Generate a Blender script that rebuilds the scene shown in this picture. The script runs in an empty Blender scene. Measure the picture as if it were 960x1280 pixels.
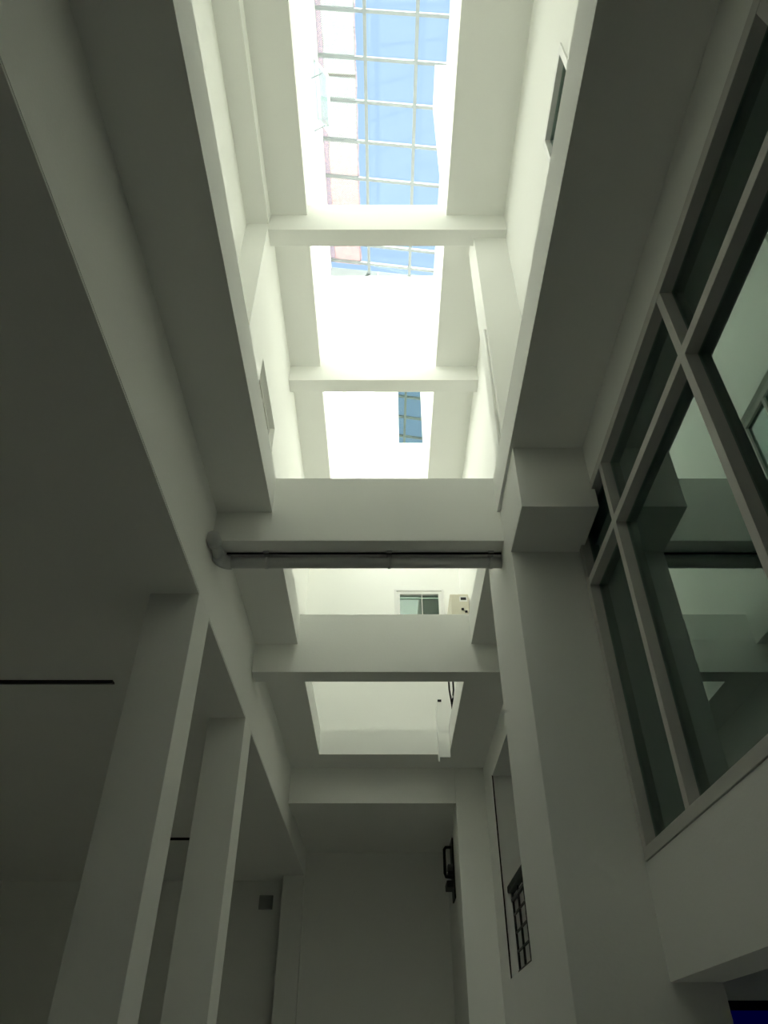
import bpy, bmesh, math, random
from mathutils import Vector, Matrix

random.seed(7)
H = 1.6                       # eye height: geometry below is written relative to the eye, H lifts it above the floor
scene = bpy.context.scene
col = scene.collection

# ------------------------------------------------------------------ camera
cam_d = bpy.data.cameras.new('camera')
cam = bpy.data.objects.new('camera', cam_d)
col.objects.link(cam)
PITCH = math.atan(720.7 / 895.0)
cam_d.sensor_fit = 'VERTICAL'
cam_d.sensor_height = 36.0
cam_d.lens = 895.0 / 1280.0 * 36.0
cam_d.clip_end = 500
cam.location = (0, 0, H)
cam.rotation_euler = (math.pi / 2 + PITCH, 0, 0)
scene.camera = cam

# ------------------------------------------------------------------ sky, sun, exposure
world = bpy.data.worlds.new('world')
scene.world = world
world.use_nodes = True
wn = world.node_tree.nodes
bg = wn['Background']
bg.inputs['Color'].default_value = (0.47, 0.68, 1.0, 1)
bg.inputs['Strength'].default_value = 0.74

sun_d = bpy.data.lights.new('sun_offscreen', 'SUN')
sun_d.energy = 22.0
sun_d.angle = math.radians(0.6)
sun_d.color = (1.0, 0.96, 0.91)
sun = bpy.data.objects.new('sun_offscreen', sun_d)
col.objects.link(sun)
SUN = Vector((-0.339, 0.278, -1.0)).normalized()
sun.rotation_euler = SUN.to_track_quat('-Z', 'Y').to_euler()
sun.location = (6, -5, 25)

scene.view_settings.view_transform = 'Standard'
scene.view_settings.look = 'None'
scene.view_settings.gamma = 1.0
scene.view_settings.use_curve_mapping = False
scene.view_settings.exposure = 0.6
scene.cycles.max_bounces = 24
scene.cycles.diffuse_bounces = 16
scene.cycles.glossy_bounces = 6
scene.cycles.transparent_max_bounces = 24


# ------------------------------------------------------------------ materials
def new_mat(name):
    m = bpy.data.materials.new(name)
    m.use_nodes = True
    nt = m.node_tree
    for n in list(nt.nodes):
        nt.nodes.remove(n)
    out = nt.nodes.new('ShaderNodeOutputMaterial')
    return m, nt, out


def paint(name, c1, c2, rough=0.85, scale=1.6, bump=0.02, spec=0.25, detail=5.0):
    """wall paint: two close tones mottled by noise, a fine roller relief"""
    m, nt, out = new_mat(name)
    b = nt.nodes.new('ShaderNodeBsdfPrincipled')
    tc = nt.nodes.new('ShaderNodeTexCoord')
    n1 = nt.nodes.new('ShaderNodeTexNoise')
    n1.inputs['Scale'].default_value = scale
    n1.inputs['Detail'].default_value = detail
    mix = nt.nodes.new('ShaderNodeMix')
    mix.data_type = 'RGBA'
    mix.inputs[6].default_value = (*c1, 1)
    mix.inputs[7].default_value = (*c2, 1)
    n2 = nt.nodes.new('ShaderNodeTexNoise')
    n2.inputs['Scale'].default_value = 60
    n2.inputs['Detail'].default_value = 3
    bp = nt.nodes.new('ShaderNodeBump')
    bp.inputs['Strength'].default_value = bump * 4
    bp.inputs['Distance'].default_value = 0.01
    L = nt.links.new
    L(tc.outputs['Object'], n1.inputs['Vector'])
    L(tc.outputs['Object'], n2.inputs['Vector'])
    L(n1.outputs['Fac'], mix.inputs[0])
    L(mix.outputs[2], b.inputs['Base Color'])
    L(n2.outputs['Fac'], bp.inputs['Height'])
    L(bp.outputs['Normal'], b.inputs['Normal'])
    b.inputs['Roughness'].default_value = rough
    b.inputs['Specular IOR Level'].default_value = spec
    L(b.outputs[0], out.inputs[0])
    return m


def glass(name, tint, ior, rough=0.0, mirror=(0.86, 1.0, 0.94)):
    """thin sheet of glass: tinted see-through plus a mirror share that grows at grazing angles"""
    m, nt, out = new_mat(name)
    tr = nt.nodes.new('ShaderNodeBsdfTransparent')
    tr.inputs[0].default_value = (*tint, 1)
    gl = nt.nodes.new('ShaderNodeBsdfGlossy')
    gl.inputs['Roughness'].default_value = rough
    gl.inputs['Color'].default_value = (*mirror, 1)
    fr = nt.nodes.new('ShaderNodeFresnel')
    geo = nt.nodes.new('ShaderNodeNewGeometry')          # same reflectance on the rear face of the sheet
    mr = nt.nodes.new('ShaderNodeMapRange')
    mr.inputs['To Min'].default_value = ior
    mr.inputs['To Max'].default_value = 1.0 / ior
    nt.links.new(geo.outputs['Backfacing'], mr.inputs['Value'])
    nt.links.new(mr.outputs[0], fr.inputs['IOR'])
    mx = nt.nodes.new('ShaderNodeMixShader')
    nt.links.new(fr.outputs[0], mx.inputs[0])
    nt.links.new(tr.outputs[0], mx.inputs[1])
    nt.links.new(gl.outputs[0], mx.inputs[2])
    nt.links.new(mx.outputs[0], out.inputs[0])
    return m


def emit(name, c, s):
    m, nt, out = new_mat(name)
    e = nt.nodes.new('ShaderNodeEmission')
    e.inputs[0].default_value = (*c, 1)
    e.inputs[1].default_value = s
    nt.links.new(e.outputs[0], out.inputs[0])
    return m


def shade_cloth(name, c1, c2):
    """woven cloth lit through: fine thread pattern, colour drifting from grey to brick red along its length"""
    m, nt, out = new_mat(name)
    N = nt.nodes.new
    L = nt.links.new
    tc = N('ShaderNodeTexCoord')
    sep = N('ShaderNodeSeparateXYZ')
    L(tc.outputs['Object'], sep.inputs[0])
    mr = N('ShaderNodeMapRange')
    mr.inputs['From Min'].default_value = 6.6
    mr.inputs['From Max'].default_value = 8.6
    L(sep.outputs['Y'], mr.inputs['Value'])
    nz = N('ShaderNodeTexNoise')
    nz.inputs['Scale'].default_value = 26
    nz.inputs['Detail'].default_value = 8
    L(tc.outputs['Object'], nz.inputs['Vector'])
    mix = N('ShaderNodeMix'); mix.data_type = 'RGBA'
    mix.inputs[6].default_value = (*c1, 1)
    mix.inputs[7].default_value = (*c2, 1)
    L(mr.outputs[0], mix.inputs[0])
    mul = N('ShaderNodeMix'); mul.data_type = 'RGBA'; mul.blend_type = 'MULTIPLY'
    mul.inputs[0].default_value = 0.6
    L(mix.outputs[2], mul.inputs[6])
    L(nz.outputs['Fac'], mul.inputs[7])
    ck = N('ShaderNodeTexChecker')
    ck.inputs['Scale'].default_value = 55
    L(tc.outputs['Object'], ck.inputs['Vector'])
    tl = N('ShaderNodeBsdfTranslucent')
    L(mul.outputs[2], tl.inputs[0])
    df = N('ShaderNodeBsdfDiffuse')
    L(mul.outputs[2], df.inputs[0])
    m1 = N('ShaderNodeMixShader'); m1.inputs[0].default_value = 0.82
    L(tl.outputs[0], m1.inputs[1]); L(df.outputs[0], m1.inputs[2])
    tp = N('ShaderNodeBsdfTransparent')
    m2 = N('ShaderNodeMixShader')
    mm = N('ShaderNodeMath'); mm.operation = 'MULTIPLY'; mm.inputs[1].default_value = 0.5
    L(ck.outputs['Fac'], mm.inputs[0])
    L(mm.outputs[0], m2.inputs[0])
    L(m1.outputs[0], m2.inputs[1]); L(tp.outputs[0], m2.inputs[2])
    L(m2.outputs[0], out.inputs[0])
    return m


def metal(name, c, rough=0.45, met=0.0):
    return paint(name, c, tuple(v * 0.93 for v in c), rough=rough, scale=9, bump=0.003, spec=0.5)


M = {
    'paint': paint('white_wall_paint', (0.895, 0.90, 0.87), (0.875, 0.88, 0.85)),
    'floor': paint('floor_tile_grey', (0.64, 0.63, 0.60), (0.57, 0.56, 0.53), rough=0.5, scale=3),
    'alu': metal('window_aluminium', (0.62, 0.61, 0.58), 0.5),
    'white_alu': metal('white_aluminium', (0.82, 0.82, 0.80), 0.4),
    'roof_bar': metal('roof_bar_paint', (0.27, 0.30, 0.30), 0.55),
    'black': metal('black_metal', (0.012, 0.012, 0.012), 0.5),
    'pvc': paint('grey_plastic_pipe', (0.60, 0.61, 0.60), (0.54, 0.55, 0.54), rough=0.5, scale=6),
    'cream': paint('cream_enamel', (0.72, 0.69, 0.58), (0.66, 0.63, 0.52), rough=0.5, scale=5),
    'dark': paint('dark_recess', (0.03, 0.03, 0.03), (0.02, 0.02, 0.02)),
    'pale_blue': paint('pale_blue_paint', (0.60, 0.76, 0.88), (0.58, 0.73, 0.85)),
    'interior': paint('room_paint', (0.30, 0.31, 0.30), (0.26, 0.27, 0.26)),
    'gable': paint('grey_green_board', (0.17, 0.20, 0.19), (0.15, 0.18, 0.17)),
    'terrace': paint('pale_concrete', (0.45, 0.44, 0.42), (0.40, 0.39, 0.37), scale=2),
    'roof_glass': glass('roof_glass', (0.95, 0.97, 0.975), 1.25),
    'win_glass': glass('green_tinted_glass', (0.20, 0.34, 0.28), 2.45),
    'teal_glass': glass('teal_mirror_glass', (0.10, 0.22, 0.24), 6.0, mirror=(0.86, 1.0, 0.88)),
    'sash_glass': glass('grey_green_glass', (0.25, 0.38, 0.33), 3.0),
    'pale_green': metal('pale_green_rail', (0.35, 0.52, 0.44), 0.4),
    'pale_glass': glass('pale_green_glass', (0.90, 0.94, 0.92), 1.5, mirror=(0.95, 1.0, 0.98)),
    'blue': emit('blue_screen', (0.0, 0.0, 1.0), 0.014),
    'cloth': shade_cloth('woven_cloth', (0.64, 0.66, 0.58), (0.74, 0.50, 0.43)),
    'hem': shade_cloth('woven_hem', (0.58, 0.47, 0.46), (0.52, 0.40, 0.40)),
}


# ------------------------------------------------------------------ mesh helpers
def bx(bm, x0, x1, y0, y1, z0, z1):
    vs = [bm.verts.new((x, y, z + H)) for x in (x0, x1) for y in (y0, y1) for z in (z0, z1)]
    for f in ((0, 1, 3, 2), (4, 6, 7, 5), (0, 4, 5, 1), (2, 3, 7, 6), (0, 2, 6, 4), (1, 5, 7, 3)):
        bm.faces.new([vs[i] for i in f])


def hexa(bm, pts):
    """eight corners: bottom loop of four then top loop of four"""
    vs = [bm.verts.new((p[0], p[1], p[2] + H)) for p in pts]
    for f in ((0, 1, 2, 3), (7, 6, 5, 4), (0, 4, 5, 1), (1, 5, 6, 2), (2, 6, 7, 3), (3, 7, 4, 0)):
        bm.faces.new([vs[i] for i in f])


def tube(bm, pts, r, seg=12, cap=True):
    """round tube along a polyline, mitred at the corners"""
    P = [Vector((p[0], p[1], p[2] + H)) for p in pts]
    rings = []
    prev = None
    for i, p in enumerate(P):
        if i == 0:
            d = (P[1] - P[0]).normalized()
        elif i == len(P) - 1:
            d = (P[-1] - P[-2]).normalized()
        else:
            d = ((P[i] - P[i - 1]).normalized() + (P[i + 1] - P[i]).normalized()).normalized()
        if prev is None:
            a = Vector((0, 0, 1)) if abs(d.z) < 0.9 else Vector((1, 0, 0))
            u = d.cross(a).normalized()
        else:
            u = (prev - d * prev.dot(d)).normalized()
        prev = u
        w = d.cross(u)
        rings.append([bm.verts.new(p + (u * math.cos(t) + w * math.sin(t)) * r)
                      for t in [2 * math.pi * k / seg for k in range(seg)]])
    for a, b in zip(rings, rings[1:]):
        for k in range(seg):
            bm.faces.new((a[k], a[(k + 1) % seg], b[(k + 1) % seg], b[k]))
    if cap:
        bm.faces.new(rings[0][::-1]); bm.faces.new(rings[-1])


def arc(c, a, b, n=6):
    """points of a quarter bend from c+a to c+b"""
    c, a, b = Vector(c), Vector(a), Vector(b)
    return [tuple(c + a * math.cos(t) + b * math.sin(t)) for t in [math.pi / 2 * k / n for k in range(n + 1)]]


def obj(name, bm, mat, parent=None, bevel=0.0, smooth=False):
    bmesh.ops.recalc_face_normals(bm, faces=bm.faces)
    if bevel > 0:
        bmesh.ops.bevel(bm, geom=list(bm.edges), offset=bevel, segments=2, affect='EDGES', profile=0.6)
    me = bpy.data.meshes.new(name)
    bm.to_mesh(me)
    bm.free()
    if smooth:
        for p in me.polygons:
            p.use_smooth = True
    me.materials.append(M[mat])
    o = bpy.data.objects.new(name, me)
    col.objects.link(o)
    o.parent = parent
    return o


def boxes(name, lst, mat, parent=None, bevel=0.0):
    bm = bmesh.new()
    for b in lst:
        bx(bm, *b)
    return obj(name, bm, mat, parent, bevel)


def tag(o, label=None, cat=None, group=None, kind=None):
    if label: o['label'] = label
    if cat: o['category'] = cat
    if group: o['group'] = group
    if kind: o['kind'] = kind
    return o


def empty(name, loc):
    o = bpy.data.objects.new(name, None)
    o.empty_display_size = 0.1
    col.objects.link(o)
    # children keep world coordinates in their meshes
    return o


def struct(name, lst, label, cat, mat='paint', bevel=0.0, group=None):
    return tag(boxes(name, lst, mat, None, bevel), label, cat, group, 'structure')


# ------------------------------------------------------------------ key dimensions (metres from the eye)
XL = -1.265          # column face on the one side
XR = 1.35            # window wall on the other
Z0 = -H
Z1 = 2.64            # ceiling of the open room, underside of edge beam
ZS = 3.40            # soffit of first gallery slab
ZT = 3.73            # its top
Z3 = 7.60            # soffit of second gallery slab
Z3T = 7.84
YB = -4.0
YU = 0.3             # start of the shaft above the first slab, set to limit light
YF = 10.0            # far wall of the shaft
EPS = 0.004

# ------------------------------------------------------------------ ground storey
struct('floor', [(-6.4, 4.6, YB - .3, 13.3, Z0 - .2, Z0)], 'grey ground floor of the hall under the light well', 'floor', 'floor')
struct('ceiling_left', [(-6.4, XL - .003, YB, 12.85, Z1, Z1 + .3)], 'dark flat ceiling of the open room behind the columns', 'ceiling')
struct('beam_left', [(-1.6, XL, YB, 12.85, Z1 + .012, ZS + .02)], 'long pale edge beam carried by the square columns', 'beam')
struct('wall_left', [(-6.4, -6.2, YB, 13.1, Z0, Z1)], 'far side wall of the dark open room behind the columns', 'wall')
struct('wall_far_left', [(-6.2, -1.6, 12.85, 13.1, Z0, Z1)], 'dark end wall of the open room with a small square plate', 'wall')
LBL = ['square white column standing where the pipe beam meets the edge beam',
       'square white column standing under the plain lower cross beam',
       'shaded pilaster at the end of the edge beam beside the dark corridor']
for (y0, y1), l in zip(((4.17, 4.52), (6.28, 6.63), (12.5, 12.85)), LBL):
    tag(boxes('column', [(-1.602, XL - .0005, y0, y1, Z0, Z1 + .25)], 'paint', None, 0.004), l, 'column', 'columns under the edge beam', 'structure')

# corridor beyond the end beam
struct('wall_far', [(-1.602, -.49, 12.62, 12.9, Z0, 3.2), (-.49, 1.6, 12.55, 12.9, Z0, 3.2)], 'dark stepped end wall of the corridor under the shaft', 'wall')
struct('ceiling_corridor', [(-1.6, 1.6, 10.30, 12.9, 3.0, 3.3)], 'dark corridor ceiling behind the end beam', 'ceiling')
struct('wall_corridor_right', [(1.02, 1.6, 10.30, 12.9, Z0, 3.05)], 'shaded side wall of the dark corridor', 'wall')
tag(boxes('end_beam', [(XL, 1.0, 9.78, 10.34, 2.934, ZS + .02)], 'paint', None, .006), 'pale beam across the mouth of the dark corridor', 'beam', None, 'structure')
tag(boxes('pilaster_column', [(.95, 1.37, 9.775, 10.36, Z0, ZS + .02)], 'paint', None, .006), 'tall pale pilaster between the dark corridor and the balustrade opening', 'column', None, 'structure')

# window wall, its column and its stub beam
struct('wall_right', [
    (XR, 1.6, YB, -1.9, .39, ZS + .02),
    (XR, 1.6, -1.9, 4.1, .39, .906),
    (XR, 1.6, -1.9, 4.1, 3.10, ZS + .02),
    (XR, 1.6, YB, -3.0, Z0, .39)], 'white wall around the big green window, open below its lintel', 'wall')
tag(boxes('wall_column', [(.88, 1.602, 4.02, 5.0, Z0, ZS + .02)], 'paint', None, .006), 'broad white column beside the big green window', 'column', None, 'structure')
tag(boxes('stub_beam', [(.876, XR + .02, 3.526, 4.03, 2.884, ZS + .02)], 'paint', None, .006), 'deep stub beam from the broad column to the big window', 'beam', None, 'structure')
struct('wall_right_far', [
    (XR, 1.6, 5.0, 5.4, Z0, ZS + .02),
    (XR, 1.6, 9.03, 9.8, Z0, ZS + .02),
    (XR, 1.6, 5.4, 9.03, Z0, .908),
    (XR, 1.6, 5.4, 9.03, 3.04, ZS + .02)], 'white wall with the tall opening guarded by a black balustrade', 'wall')
# rooms behind the window wall
struct('wall_room_side', [(4.4, 4.6, YB, 13.1, Z0, ZS)], 'far wall of the dim room behind the big window', 'wall')
struct('wall_room_partition', [(1.6, 4.4, 6.2, 6.35, Z0, ZS)], 'dim partition wall seen under the big window', 'wall')
struct('wall_room_end', [(1.6, 4.4, 12.6, 12.9, Z0, ZS)], 'dim end wall behind the balustrade opening', 'wall')
struct('ceiling_room', [(1.6, 4.6, YB, 13.1, ZS, ZS + .2)], 'dim ceiling of the rooms behind the window wall', 'ceiling')
struct('wall_back', [(-6.4, 4.6, YB - .3, YB, Z0, ZS), (-1.8, 1.8, YU - .3, YU, ZT - .02, 16.0)], 'white wall behind the viewer, upper part set forward to limit light', 'wall')  # unseen; the upper wall stands forward to cut light at the near end

struct('added_sun_canopy', [(-2.2, 2.2, YB - 2.6, YB - .3, .9, 1.05)], 'flat canopy added outside the back wall to block the sun', 'roof')  # added out of view to block sun from behind

# ------------------------------------------------------------------ first gallery slab with its cross beams
struct('slab_first_gallery', [
    (-1.75, -.847, YB, 9.27, ZS, ZT),
    (.856, 1.75, YB, 9.27, ZS, ZT),
    (-1.75, 1.75, 9.27, 10.2, ZS, ZT),
    (-1.75, 1.75, YB, YU, ZS, ZT)], 'first gallery slab with a long opening to the shaft above', 'slab')
struct('added_floor_layer', [(-1.75, -.87, YU, 9.27, ZT, ZT + .008), (.88, 1.75, YU, 9.27, ZT, ZT + .008), (-1.75, 1.75, 9.29, YF, ZT, ZT + .008)], 'grey layer added on the first slab to cut bounced light', 'floor', 'terrace')  # thin unseen layer added so the slab top bounces less light
tag(boxes('cross_beam', [(XL - .02, .90, 4.223, 4.468, 3.129, 3.742)], 'paint', None, .006),
    'white cross beam with a grey pipe slung under it', 'beam', 'cross beams over the hall', 'structure')
tag(boxes('cross_beam', [(XL - .02, XR + .02, 6.29, 6.50, 3.10, 3.738)], 'paint', None, .006),
    'plain white cross beam just beyond the beam with the pipe', 'beam', 'cross beams over the hall', 'structure')

# ------------------------------------------------------------------ second storey of the shaft
LW = (4.82, 5.85, 4.75, 5.95)      # window in the left wall: y0 y1 z0 z1
RW = (1.99, 2.74, 5.0, 6.16)
struct('wall_left_middle', [
    (-1.75, -1.505, YU, 4.13, ZT - .02, Z3),
    (-1.75, XL, 4.13, LW[0], ZT - .02, Z3),
    (-1.75, XL, LW[1], YF + .1, ZT - .02, Z3),
    (-1.75, XL, LW[0], LW[1], ZT - .02, LW[2]),
    (-1.75, XL, LW[0], LW[1], LW[3], Z3)], 'stepped cream wall of the middle storey with a recessed window', 'wall')
struct('trim_1', [(-1.51, XL, YU, 4.14, 7.38, Z3 + .01)], 'low beam under the upper slab ending at the wall step', 'beam')
struct('wall_right_middle', [
    (1.34, 1.75, YU, RW[0], ZT - .02, Z3),
    (1.34, 1.75, RW[1], 4.3, ZT - .02, Z3),
    (1.34, 1.75, RW[0], RW[1], ZT - .02, RW[2]),
    (1.34, 1.75, RW[0], RW[1], RW[3], Z3),
    (1.25, 1.75, 4.3, YF + .1, ZT - .02, Z3)], 'cream wall of the middle storey opposite the wall step', 'wall')
tag(boxes('shaft_column', [(.988, 1.36, 4.25, 4.63, ZT - .02, Z3 + .02)], 'paint', None, .006), 'tall cream column of the middle storey under the upper cross beam', 'column', None, 'structure')
struct('slab_second_gallery', [
    (-1.75, -.859, YU, YF + .1, Z3, Z3T),
    (.697, 1.75, YU, YF + .1, Z3, Z3T)], 'second gallery slabs along both sides of the shaft', 'slab')
tag(boxes('upper_cross_beam', [(XL - .02, 1.36, 4.15, 4.348, 7.295, 7.83)], 'paint', None, .006),
    'upper cross beam resting against the tall cream column', 'beam', 'cross beams of the upper gallery', 'structure')
tag(boxes('upper_cross_beam', [(XL - .02, 1.27, 6.30, 6.51, 7.32, 7.85)], 'paint', None, .006),
    'upper cross beam in front of the sunlit far wall window', 'beam', 'cross beams of the upper gallery', 'structure')

# ------------------------------------------------------------------ far wall of the shaft
W1 = (.245, .800, 9.72, 11.7)      # x0 x1 z0 z1
W2 = (.205, .945, 5.0, 6.37)
ZTOP = 15.45
struct('wall_shaft_end', [
    (-1.75, W2[0], YF, YF + .25, ZS, ZTOP),
    (W1[1], 1.75, YF, YF + .25, W2[3], ZTOP),
    (W2[1], 1.75, YF, YF + .25, ZS, W2[3]),
    (W2[0], W2[1], YF, YF + .25, ZS, W2[2]),
    (W2[0], W1[1], YF, YF + .25, W2[3], W1[2]),
    (W2[0], W1[0], YF, YF + .25, W1[2], W1[3]),
    (W2[0], W1[1], YF, YF + .25, W1[3], ZTOP)], 'tall sunlit end wall of the shaft below the glass roof', 'wall')

# ------------------------------------------------------------------ top storey
XUL, XUR = -1.30, 1.20
ZRL, ZRR = 15.90, 15.40


def zroof(x):
    return ZRL + (x + 1.32) * (ZRR - ZRL) / 2.52


AW = (5.0, 6.1, 13.75, 14.75)      # opening of the awning window
wul = struct('wall_left_upper', [
    (-1.75, XUL - .03, YU, AW[0], Z3T - .02, ZRL - .02),
    (-1.75, XUL - .03, AW[1], YF + .25, Z3T - .02, ZRL - .02),
    (-1.75, XUL - .03, AW[0], AW[1], Z3T - .02, AW[2]),
    (-1.75, XUL - .03, AW[0], AW[1], AW[3], ZRL - .02)], 'bright white panelled wall of the top storey with one open sash', 'wall')
# large cladding panels with recessed joints
zs_ = [7.84, 9.35, 11.25, 12.55, 13.75, 14.75, 15.86]
ys_ = [YU + .02, 1.7, 2.8, 3.9, 5.0, 6.1, 7.2, 8.3, 9.2, 9.98]
for i in range(len(zs_) - 1):
    for j in range(len(ys_) - 1):
        if abs(ys_[j] - 5.0) < .01 and abs(zs_[i] - 13.75) < .01:
            continue
        boxes('panel', [(XUL - .04, XUL, ys_[j] + .008, ys_[j + 1] - .008, zs_[i] + .008, zs_[i + 1] - .008)], 'paint', wul)
struct('wall_right_upper', [(XUR, 1.75, YU, YF + .25, Z3T - .02, ZRR - .03)], 'white wall of the top storey opposite the open sash', 'wall')
struct('shaft_pillar', [(.90, XUR + .02, 4.9, 5.62, Z3T - .02, 14.1)], 'square pier rising beside the glass roof, one face in the sun', 'pillar', bevel=.006)

# gable board closing the gap between end wall and sloping roof
bm = bmesh.new()
hexa(bm, [(-1.75, YF + .05, ZTOP), (XUR + .2, YF + .05, ZTOP), (XUR + .2, YF + .15, ZTOP), (-1.75, YF + .15, ZTOP),
          (-1.75, YF + .05, zroof(-1.75)), (XUR + .2, YF + .05, max(ZTOP + .01, zroof(XUR + .2))),
          (XUR + .2, YF + .15, max(ZTOP + .01, zroof(XUR + .2))), (-1.75, YF + .15, zroof(-1.75))])
gb = tag(obj('gable_panel', bm, 'gable'), 'grey-green wedge board closing the roof above the end wall', 'panel', None, 'structure')
for x in (-.15, .36):
    boxes('clip', [(x - .012, x + .012, YF + .02, YF + .055, ZTOP, zroof(x) - .03)], 'white_alu', gb)

# ------------------------------------------------------------------ glass roof
roof = empty('glass_roof', (0, 0, 0))
tag(roof, 'sloping glass roof on a grid of slim grey bars', 'glass roof', None, 'structure')
YR = [4.54 + .795 * k for k in range(-5, 7)]          # cross bars
XB = [-1.33, -.365, .62, 1.30]                         # long bars


def slab_strip(bm, x0, x1, y0, y1, below, above):
    hexa(bm, [(x0, y0, zroof(x0) - below), (x1, y0, zroof(x1) - below), (x1, y1, zroof(x1) - below), (x0, y1, zroof(x0) - below),
              (x0, y0, zroof(x0) + above), (x1, y0, zroof(x1) + above), (x1, y1, zroof(x1) + above), (x0, y1, zroof(x0) + above)])


for y in YR + [9.80]:  # the extra end bar is added for its shadow on the end wall
    bm = bmesh.new(); slab_strip(bm, -1.40, 1.36, y - .032, y + .032, .075, -.012)
    obj('cross_bar', bm, 'roof_bar', roof)
for x in XB:
    bm = bmesh.new(); slab_strip(bm, x - .033, x + .033, YU, YF + .1, .085, -.010)
    obj('long_bar', bm, 'roof_bar', roof)
ye = [YU] + YR + [YF + .1]
for j in range(len(ye) - 1):
    for i in range(3):
        bm = bmesh.new(); slab_strip(bm, XB[i] + .004, XB[i + 1] - .004, ye[j] + .004, ye[j + 1] - .004, .008, .002)
        obj('pane', bm, 'roof_glass', roof)

sheet = empty('shade_sheet', (0, 0, 0))
tag(sheet, 'faded grey and pink woven sheet lying along the glass roof', 'sheet')


def sheet_strip(nm, x0, x1, y0, y1, mat, up=.012):
    bm = bmesh.new()
    n = 40
    va = []
    for k in range(n + 1):
        y = y0 + (y1 - y0) * k / n
        wv = .006 * math.sin(k * 1.9) + .004 * math.sin(k * .7)
        ex = .012 * math.sin(k * 2.3)
        a = x0 + ex * .5; b = x1 + ex
        va.append([bm.verts.new((p[0], y, zroof(p[0]) + up + wv + H)) for p in ((a,), (b,))])
    for p, q in zip(va, va[1:]):
        bm.faces.new((p[0], p[1], q[1], q[0]))
    geo = bmesh.ops.solidify(bm, geom=list(bm.faces), thickness=.004)
    return obj(nm, bm, mat, sheet)


sheet_strip('cloth', -1.20, -.575, .4, 9.9, 'cloth')
sheet_strip('hem', -1.33, -1.19, .4, 9.9, 'hem', .016)
sheet_strip('hem', -.585, -.545, .4, 9.9, 'hem', .016)
bm = bmesh.new(); slab_strip(bm, -1.2, -.57, 5.66, 5.72, -.012, .03)
obj('seam', bm, 'hem', sheet)


# ------------------------------------------------------------------ windows
def plane_box(axis, p0, p1, a0, a1, z0, z1):
    """a box given as (depth range, along range, height range) on an x-plane or y-plane"""
    return (min(p0, p1), max(p0, p1), a0, a1, z0, z1) if axis == 'x' else (a0, a1, min(p0, p1), max(p0, p1), z0, z1)


def window(name, label, axis, face, out, a0, a1, z0, z1, fw=.05, depth=.06, glass_at=.045, muls=(), trans=(), mat='white_alu', gmat='win_glass', bar=.045, trim=0.0, first=None):
    """face: plane of the front of the frame; out: +1 when the glass lies towards plus of the axis"""
    w = empty(name, (0, 0, 0))
    tag(w, label, 'window', None, 'structure')
    B = lambda d0, d1, a, b, c, d: plane_box(axis, face + out * d0, face + out * d1, a, b, c, d)
    for s in ((a0, a1, z0, z0 + fw), (a0, a1, z1 - fw, z1), (a0, a0 + fw, z0 + fw, z1 - fw), (a1 - fw, a1, z0 + fw, z1 - fw)):
        boxes('frame_rail', [B(0, depth, *s)], mat, w, .003)
    if trim:
        t = trim
        for s in ((a0 - t, a1 + t, z0 - t, z0), (a0 - t, a1 + t, z1, z1 + t), (a0 - t, a0, z0, z1), (a1, a1 + t, z0, z1)):
            boxes('casing', [B(-.015, .02, *s)], mat, w, .003)
    for a in muls:
        boxes('mullion', [B(.001, depth, a - bar / 2, a + bar / 2, z0 + fw, z1 - fw)], mat, w, .003)
    for z in trans:
        boxes('transom', [B(.0005, depth, a0 + fw, a1 - fw, z - bar / 2, z + bar / 2)], mat, w, .003)
    aa = [a0 + fw / 2] + list(muls) + [a1 - fw / 2]
    zz = [z0 + fw / 2] + list(trans) + [z1 - fw / 2]
    for i in range(len(aa) - 1):
        for j in range(len(zz) - 1):
            boxes('pane', [B(glass_at, glass_at + .008, aa[i] + .002, aa[i + 1] - .002, zz[j] + .002, zz[j + 1] - .002)], first if first and i == 0 else gmat, w)
    return w


window('window_1', 'big green-tinted window with slim grey mullions over the lintel', 'x', XR - .005, 1, -1.88, 4.0, .91, 3.09,
       fw=.06, depth=.085, glass_at=.06, muls=(-.36, .86, 2.08, 3.30), trans=(2.59,), mat='alu', gmat='win_glass', bar=.055)
window('window_2', 'recessed window with deep reveal in the stepped cream wall', 'x', XL - .06, -1, LW[0], LW[1], LW[2], LW[3],
       fw=.07, depth=.06, glass_at=.03, muls=(5.33,), mat='alu', gmat='win_glass')
window('window_3', 'white framed window with grey glass in the cream wall', 'x', 1.34 - .012, 1, RW[0], RW[1], RW[2], RW[3],
       fw=.06, depth=.06, muls=(), trans=(), mat='white_alu', gmat='win_glass')
window('window_4', 'teal mirror window high in the sunlit end wall', 'y', YF - .012, 1, W1[0], W1[1], W1[2], W1[3],
       fw=.045, depth=.07, gmat='teal_glass')
w5 = window('window_5', 'white framed green sliding window low in the end wall', 'y', YF - .012, 1, W2[0], W2[1], W2[2], W2[3],
            fw=.055, depth=.07, muls=(.62,), mat='white_alu', gmat='win_glass', bar=.008, trim=.035, first='sash_glass')
boxes('sash_rail', [(W2[0] + .055, W2[1] - .055, YF + .02, YF + .032, 6.245, 6.265)], 'pale_green', w5)
struct('bounce_wall', [(-14, -9.5, -8, 18, Z0 - .25, 11)], 'pale blue wall added outside to bounce sunlight', 'wall', 'pale_blue')  # unseen wall added outside as a sunlight reflector
struct('roof_terrace_left', [(-6.4, -1.75, YB, 13.1, 3.3, 3.6), (-6.4, -6.2, YB, 13.1, Z1, 3.3)], 'grey flat roof over the open room', 'roof', 'terrace')
struct('roof_terrace', [(1.75, 4.6, YB, 13.1, ZS + .2, ZS + .3), (4.45, 4.6, YB, 13.1, ZS + .3, ZS + 1.2)], 'grey flat roof over the rooms behind the window wall', 'roof', 'terrace')
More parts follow.
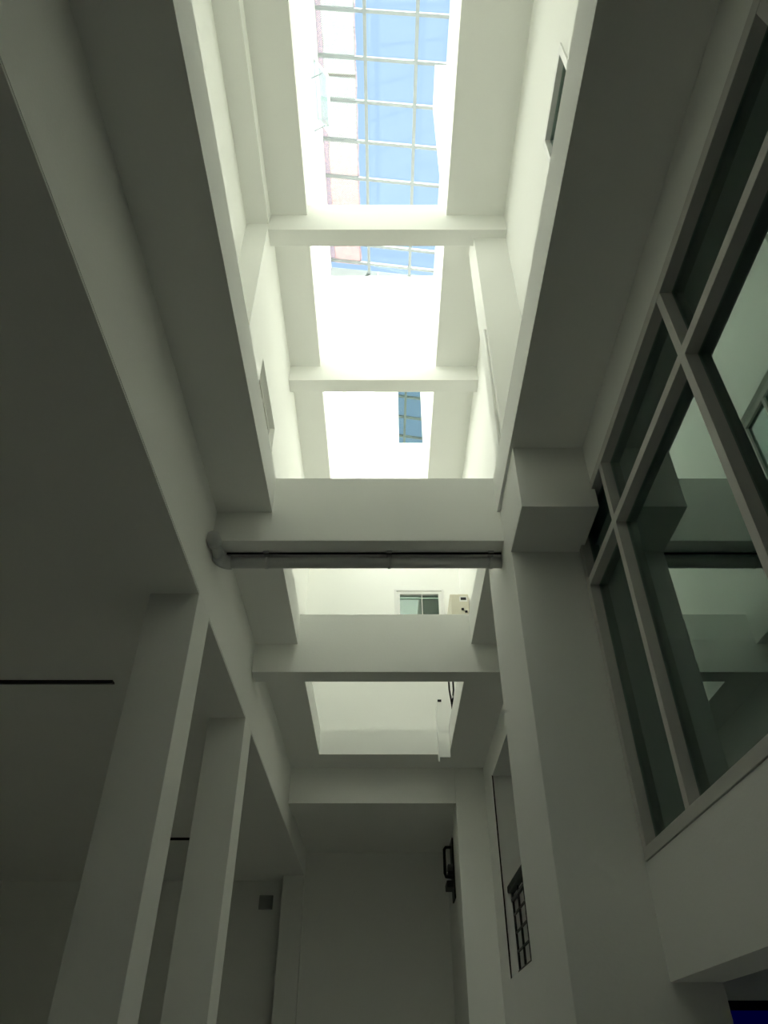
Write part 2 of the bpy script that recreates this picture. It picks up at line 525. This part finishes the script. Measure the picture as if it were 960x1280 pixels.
struct('ground', [(-60, 60, -60, 60, Z0 - .45, Z0 - .25)], 'grey paved ground around the building', 'ground', 'terrace')
# boxed-in rooms behind the small windows
struct('wall_behind_window', [(-2.4, -2.35, 4.4, 6.3, 4.4, 6.3), (-2.4, -1.75, 4.4, 4.45, 4.4, 6.3), (-2.4, -1.75, 6.25, 6.3, 4.4, 6.3),
                              (-2.4, -1.75, 4.4, 6.3, 4.35, 4.4), (-2.4, -1.75, 4.4, 6.3, 6.3, 6.35)], 'dim room wall behind the recessed window', 'wall')
struct('wall_behind_window_far', [(2.3, 2.35, 1.6, 3.1, 4.6, 6.5), (1.75, 2.3, 1.6, 1.65, 4.6, 6.5), (1.75, 2.3, 3.05, 3.1, 4.6, 6.5),
                                  (1.75, 2.3, 1.6, 3.1, 4.55, 4.6), (1.75, 2.3, 1.6, 3.1, 6.5, 6.55)], 'dim room wall behind the white framed window', 'wall')
struct('wall_behind_end', [(-.2, 1.3, 11.2, 11.25, 4.6, 12.2), (-.2, -.15, 10.25, 11.2, 4.6, 12.2), (1.25, 1.3, 10.25, 11.2, 4.6, 12.2),
                           (-.2, 1.3, 10.25, 11.2, 4.55, 4.6), (-.2, 1.3, 10.25, 11.2, 12.2, 12.25)], 'dim rooms behind the end wall windows', 'wall')

# awning window of the top storey, sash swung out over the shaft
aw = empty('window_6', (0, 0, 0))
tag(aw, 'awning window with its pale green sash propped open under the glass roof', 'window', None, 'structure')
for s in ((AW[0], AW[1], AW[2], AW[2] + .06), (AW[0], AW[1], AW[3] - .06, AW[3]), (AW[0], AW[0] + .06, AW[2] + .06, AW[3] - .06), (AW[1] - .06, AW[1], AW[2] + .06, AW[3] - .06)):
    boxes('frame_rail', [(XUL - .08, XUL + .012, *s)], 'white_alu', aw, .003)
boxes('inner_pane', [(XUL - .09, XUL - .08, AW[0], AW[1], AW[2], AW[3])], 'pale_glass', aw)
hx, hz = XUL + .03, 14.72
ox, oz = -1.0, 14.0


def sash_pt(t, y, off=0.0):
    d = Vector((ox - hx, 0, oz - hz)); n = Vector((-d.z, 0, d.x)).normalized()
    return (hx + d.x * t + n.x * off, y, hz + d.z * t + n.z * off)


def sash_box(bm, t0, t1, y0, y1, th):
    hexa(bm, [sash_pt(t0, y0, -th), sash_pt(t1, y0, -th), sash_pt(t1, y1, -th), sash_pt(t0, y1, -th),
              sash_pt(t0, y0, th), sash_pt(t1, y0, th), sash_pt(t1, y1, th), sash_pt(t0, y1, th)])


bm = bmesh.new()
for t0, t1, y0, y1 in ((0, .06, 5.02, 6.08), (.94, 1, 5.02, 6.08), (.06, .94, 5.02, 5.065), (.06, .94, 6.035, 6.08)):
    sash_box(bm, t0, t1, y0, y1, .018)
sash = obj('sash', bm, 'white_alu', aw)
bm = bmesh.new(); sash_box(bm, .05, .95, 5.05, 6.05, .004)
obj('pane', bm, 'pale_glass', sash)
for y in (5.10, 6.0):
    bm = bmesh.new(); tube(bm, [(XUL, y, 14.05), sash_pt(.62, y, -.02)], .009, 8)
    obj('stay', bm, 'roof_bar', aw)

# ------------------------------------------------------------------ pipe under the cross beam
pr = .043
pipe = empty('drain_pipe', (0, 0, 0))
tag(pipe, 'grey plastic pipe slung under the cross beam with an elbow at the edge beam', 'pipe')
yp, zp = 4.425, 3.129 - pr - .012
bm = bmesh.new(); tube(bm, [(XL + .10, yp, zp), (.879, yp, zp)], pr, 16)
obj('run', bm, 'pvc', pipe, smooth=True)
bm = bmesh.new(); tube(bm, [(XL + .12, yp, zp)] + arc((XL + .115, yp - .075, zp), (0, .075, 0), (-.075, 0, 0)) [0:] + [(XL + .04, yp - .11, zp)], pr * 1.22, 16)
obj('elbow', bm, 'pvc', pipe, smooth=True)
bm = bmesh.new(); tube(bm, [(XL + .04, yp - .09, zp), (XL + .04, yp - .27, zp)], pr * .95, 16)
obj('branch', bm, 'pvc', pipe, smooth=True)
bm = bmesh.new(); tube(bm, [(XL + .04, yp - .25, zp), (XL + .04, yp - .33, zp)], pr * 1.22, 16)
obj('end_cap', bm, 'pvc', pipe, smooth=True)
bm = bmesh.new(); tube(bm, [(XL + .09, yp - .058, 3.118), (.876, yp - .058, 3.118)], .008, 8)
obj('conduit', bm, 'dark', pipe, smooth=True)
for x in (-.88, .04, .80):
    boxes('clip', [(x - .02, x + .02, yp - .08, yp + .047, 3.129 - .012, 3.1285)], 'pvc', pipe)
    bm = bmesh.new(); tube(bm, [(x - .012, yp, zp), (x + .012, yp, zp)], pr * 1.1, 16)
    obj('clip', bm, 'pvc', pipe, smooth=True)

# ------------------------------------------------------------------ balustrade in the opening
bal = empty('balustrade', (0, 0, 0))
tag(bal, 'black metal balustrade with square grid standing in the wall opening', 'balustrade')
xb = 1.45
boxes('top_rail', [(xb - .05, xb + .03, 5.4, 9.03, 1.72, 1.79)], 'black', bal, .01)
boxes('lower_rail', [(xb - .015, xb + .015, 5.4, 9.03, 1.63, 1.66)], 'black', bal)
boxes('bottom_rail', [(xb - .015, xb + .015, 5.4, 9.03, .95, .98)], 'black', bal)
for k in range(10):
    y = 8.99 - k * .385
    boxes('baluster', [(xb - .011, xb + .011, y - .014, y + .014, .91, 1.72)], 'black', bal)
for z in (1.15, 1.325, 1.50):
    boxes('cross_rail', [(xb - .008, xb + .008, 5.4, 9.03, z - .01, z + .01)], 'black', bal)
tag(boxes('trim_2', [(XR - .004, XR + .01, 9.018, 9.034, .905, 3.05)], 'dark', None), 'thin dark joint along the edge of the balustrade opening', 'joint', None, 'structure')

# ------------------------------------------------------------------ meter / outdoor unit on the shaft wall
ac = empty('air_conditioner', (0, 0, 0))
tag(ac, 'cream outdoor unit hung on the shaft wall beside the low end wall window', 'air conditioner')
boxes('casing', [(.965, 1.235, 8.95, 9.60, 5.05, 5.66)], 'cream', ac, .015)
boxes('bracket', [(1.0, 1.25, 9.02, 9.06, 5.01, 5.05)], 'roof_bar', ac)
boxes('bracket', [(1.0, 1.25, 9.46, 9.50, 5.01, 5.05)], 'roof_bar', ac)
boxes('badge', [(1.12, 1.20, 8.944, 8.952, 5.555, 5.60)], 'black', ac)
boxes('badge_plate', [(1.10, 1.215, 8.947, 8.952, 5.53, 5.615)], 'white_alu', ac)
for k, z in enumerate((5.40, 5.36)):
    boxes('valve', [(1.12 + k * .05, 1.155 + k * .05, 8.93, 8.952, z - .015, z + .012)], 'dark', ac)
boxes('lug', [(1.09, 1.11, 9.0, 9.03, 5.655, 5.69)], 'cream', ac)
for k in range(5):
    boxes('rib', [(.985 + k * .022, .992 + k * .022, 8.944, 8.952, 5.08, 5.63)], 'cream', ac)

# white trunking and loose wires in the corner of the slab opening
tr_ = empty('cable_trunking', (0, 0, 0))
tag(tr_, 'white box trunking rising at the far corner of the slab opening', 'trunking')
boxes('duct', [(.705, .853, 9.10, 9.268, 3.30, 4.05)], 'paint', tr_, .004)
boxes('duct_lip', [(.700, .712, 9.08, 9.10, 3.24, 3.9)], 'paint', tr_)
boxes('bracket', [(.72, .77, 9.08, 9.11, 4.05, 4.075)], 'dark', tr_)
cp = empty('cable_pair', (0, 0, 0))
tag(cp, 'pair of dark cables fanning up from the slab edge near the trunking', 'cable')
for xa in (.815, .868):
    bm = bmesh.new()
    tube(bm, [(.866, 8.62, ZT + .010), (.862, 8.60, 3.77), (xa + .012, 8.47, 3.93), (xa, 8.36, 4.10), (xa - .004, 8.30, 4.40)], .011, 8)
    obj('cable', bm, 'dark', cp, smooth=True)
bm = bmesh.new(); tube(bm, [(.852, 8.52, 3.86), (.872, 8.52, 3.86)], .016, 8)
obj('tie', bm, 'white_alu', cp, smooth=True)

# ------------------------------------------------------------------ small things of the ground storey
d1 = empty('slot_diffuser', (0, 0, 0))
tag(d1, 'long dark slot diffuser set in the ceiling before the pipe-side column', 'vent', 'ceiling slots')
boxes('recess', [(-5.4, -2.25, 5.51, 5.56, Z1 - .012, Z1 + .02)], 'dark', d1)
boxes('blade', [(-5.4, -2.25, 5.50, 5.512, Z1 - .03, Z1 + .02)], 'black', d1)
d2 = empty('slot_diffuser', (0, 0, 0))
tag(d2, 'short dark slot diffuser seen in the gap between the two square columns', 'vent', 'ceiling slots')
boxes('recess', [(-3.0, -2.3, 10.30, 10.38, Z1 - .012, Z1 + .02)], 'dark', d2)
boxes('blade', [(-3.0, -2.3, 10.29, 10.303, Z1 - .03, Z1 + .02)], 'black', d2)
pl = empty('wall_plate', (0, 0, 0))
tag(pl, 'small square grey plate high on the end wall of the open room', 'wall plate')
boxes('plate', [(-2.0, -1.78, 12.83, 12.852, 2.22, 2.42)], 'interior', pl, .004)
boxes('cover', [(-1.97, -1.81, 12.82, 12.832, 2.25, 2.39)], 'interior', pl, .004)

fx = empty('wall_fixture', (0, 0, 0))
tag(fx, 'black fixture with bent arm on the side wall of the dark corridor', 'fixture')
boxes('back_plate', [(1.0, 1.022, 11.3, 11.7, 2.1, 2.9)], 'black', fx)
bm = bmesh.new()
tube(bm, [(1.01, 11.45, 2.80), (.92, 11.45, 2.80), (.895, 11.45, 2.77), (.89, 11.45, 2.45), (.905, 11.45, 2.40), (1.01, 11.45, 2.39)], .022, 10)
obj('arm', bm, 'black', fx, smooth=True)
boxes('tray', [(.93, 1.01, 11.35, 11.62, 2.50, 2.55)], 'interior', fx, .006)
boxes('tray', [(.93, 1.01, 11.35, 11.62, 2.42, 2.46)], 'black', fx, .006)
boxes('foot', [(.90, 1.01, 11.32, 11.66, 2.24, 2.33)], 'black', fx, .012)

bp = empty('blue_screen', (0, 0, 0))
tag(bp, 'deep blue glowing panel seen under the lintel of the big window', 'screen')
boxes('display', [(2.36, 4.2, 6.165, 6.18, -.4, .43)], 'blue', bp)
boxes('surround', [(2.30, 4.26, 6.175, 6.198, -.46, .49)], 'black', bp)

# conduit with a bracket on the tall cream column
cd = empty('conduit', (0, 0, 0))
tag(cd, 'white conduit with a bent end running down the tall cream column', 'conduit')
bm = bmesh.new(); tube(bm, [(.975, 4.32, 5.75), (.975, 4.32, 3.99)], .013, 10)
obj('run', bm, 'paint', cd, smooth=True)
bm = bmesh.new(); tube(bm, [(.975, 4.32, 4.02), (.96, 4.30, 3.95), (.93, 4.27, 3.93), (.91, 4.26, 3.88)], .02, 10)
obj('bend', bm, 'pvc', cd, smooth=True)
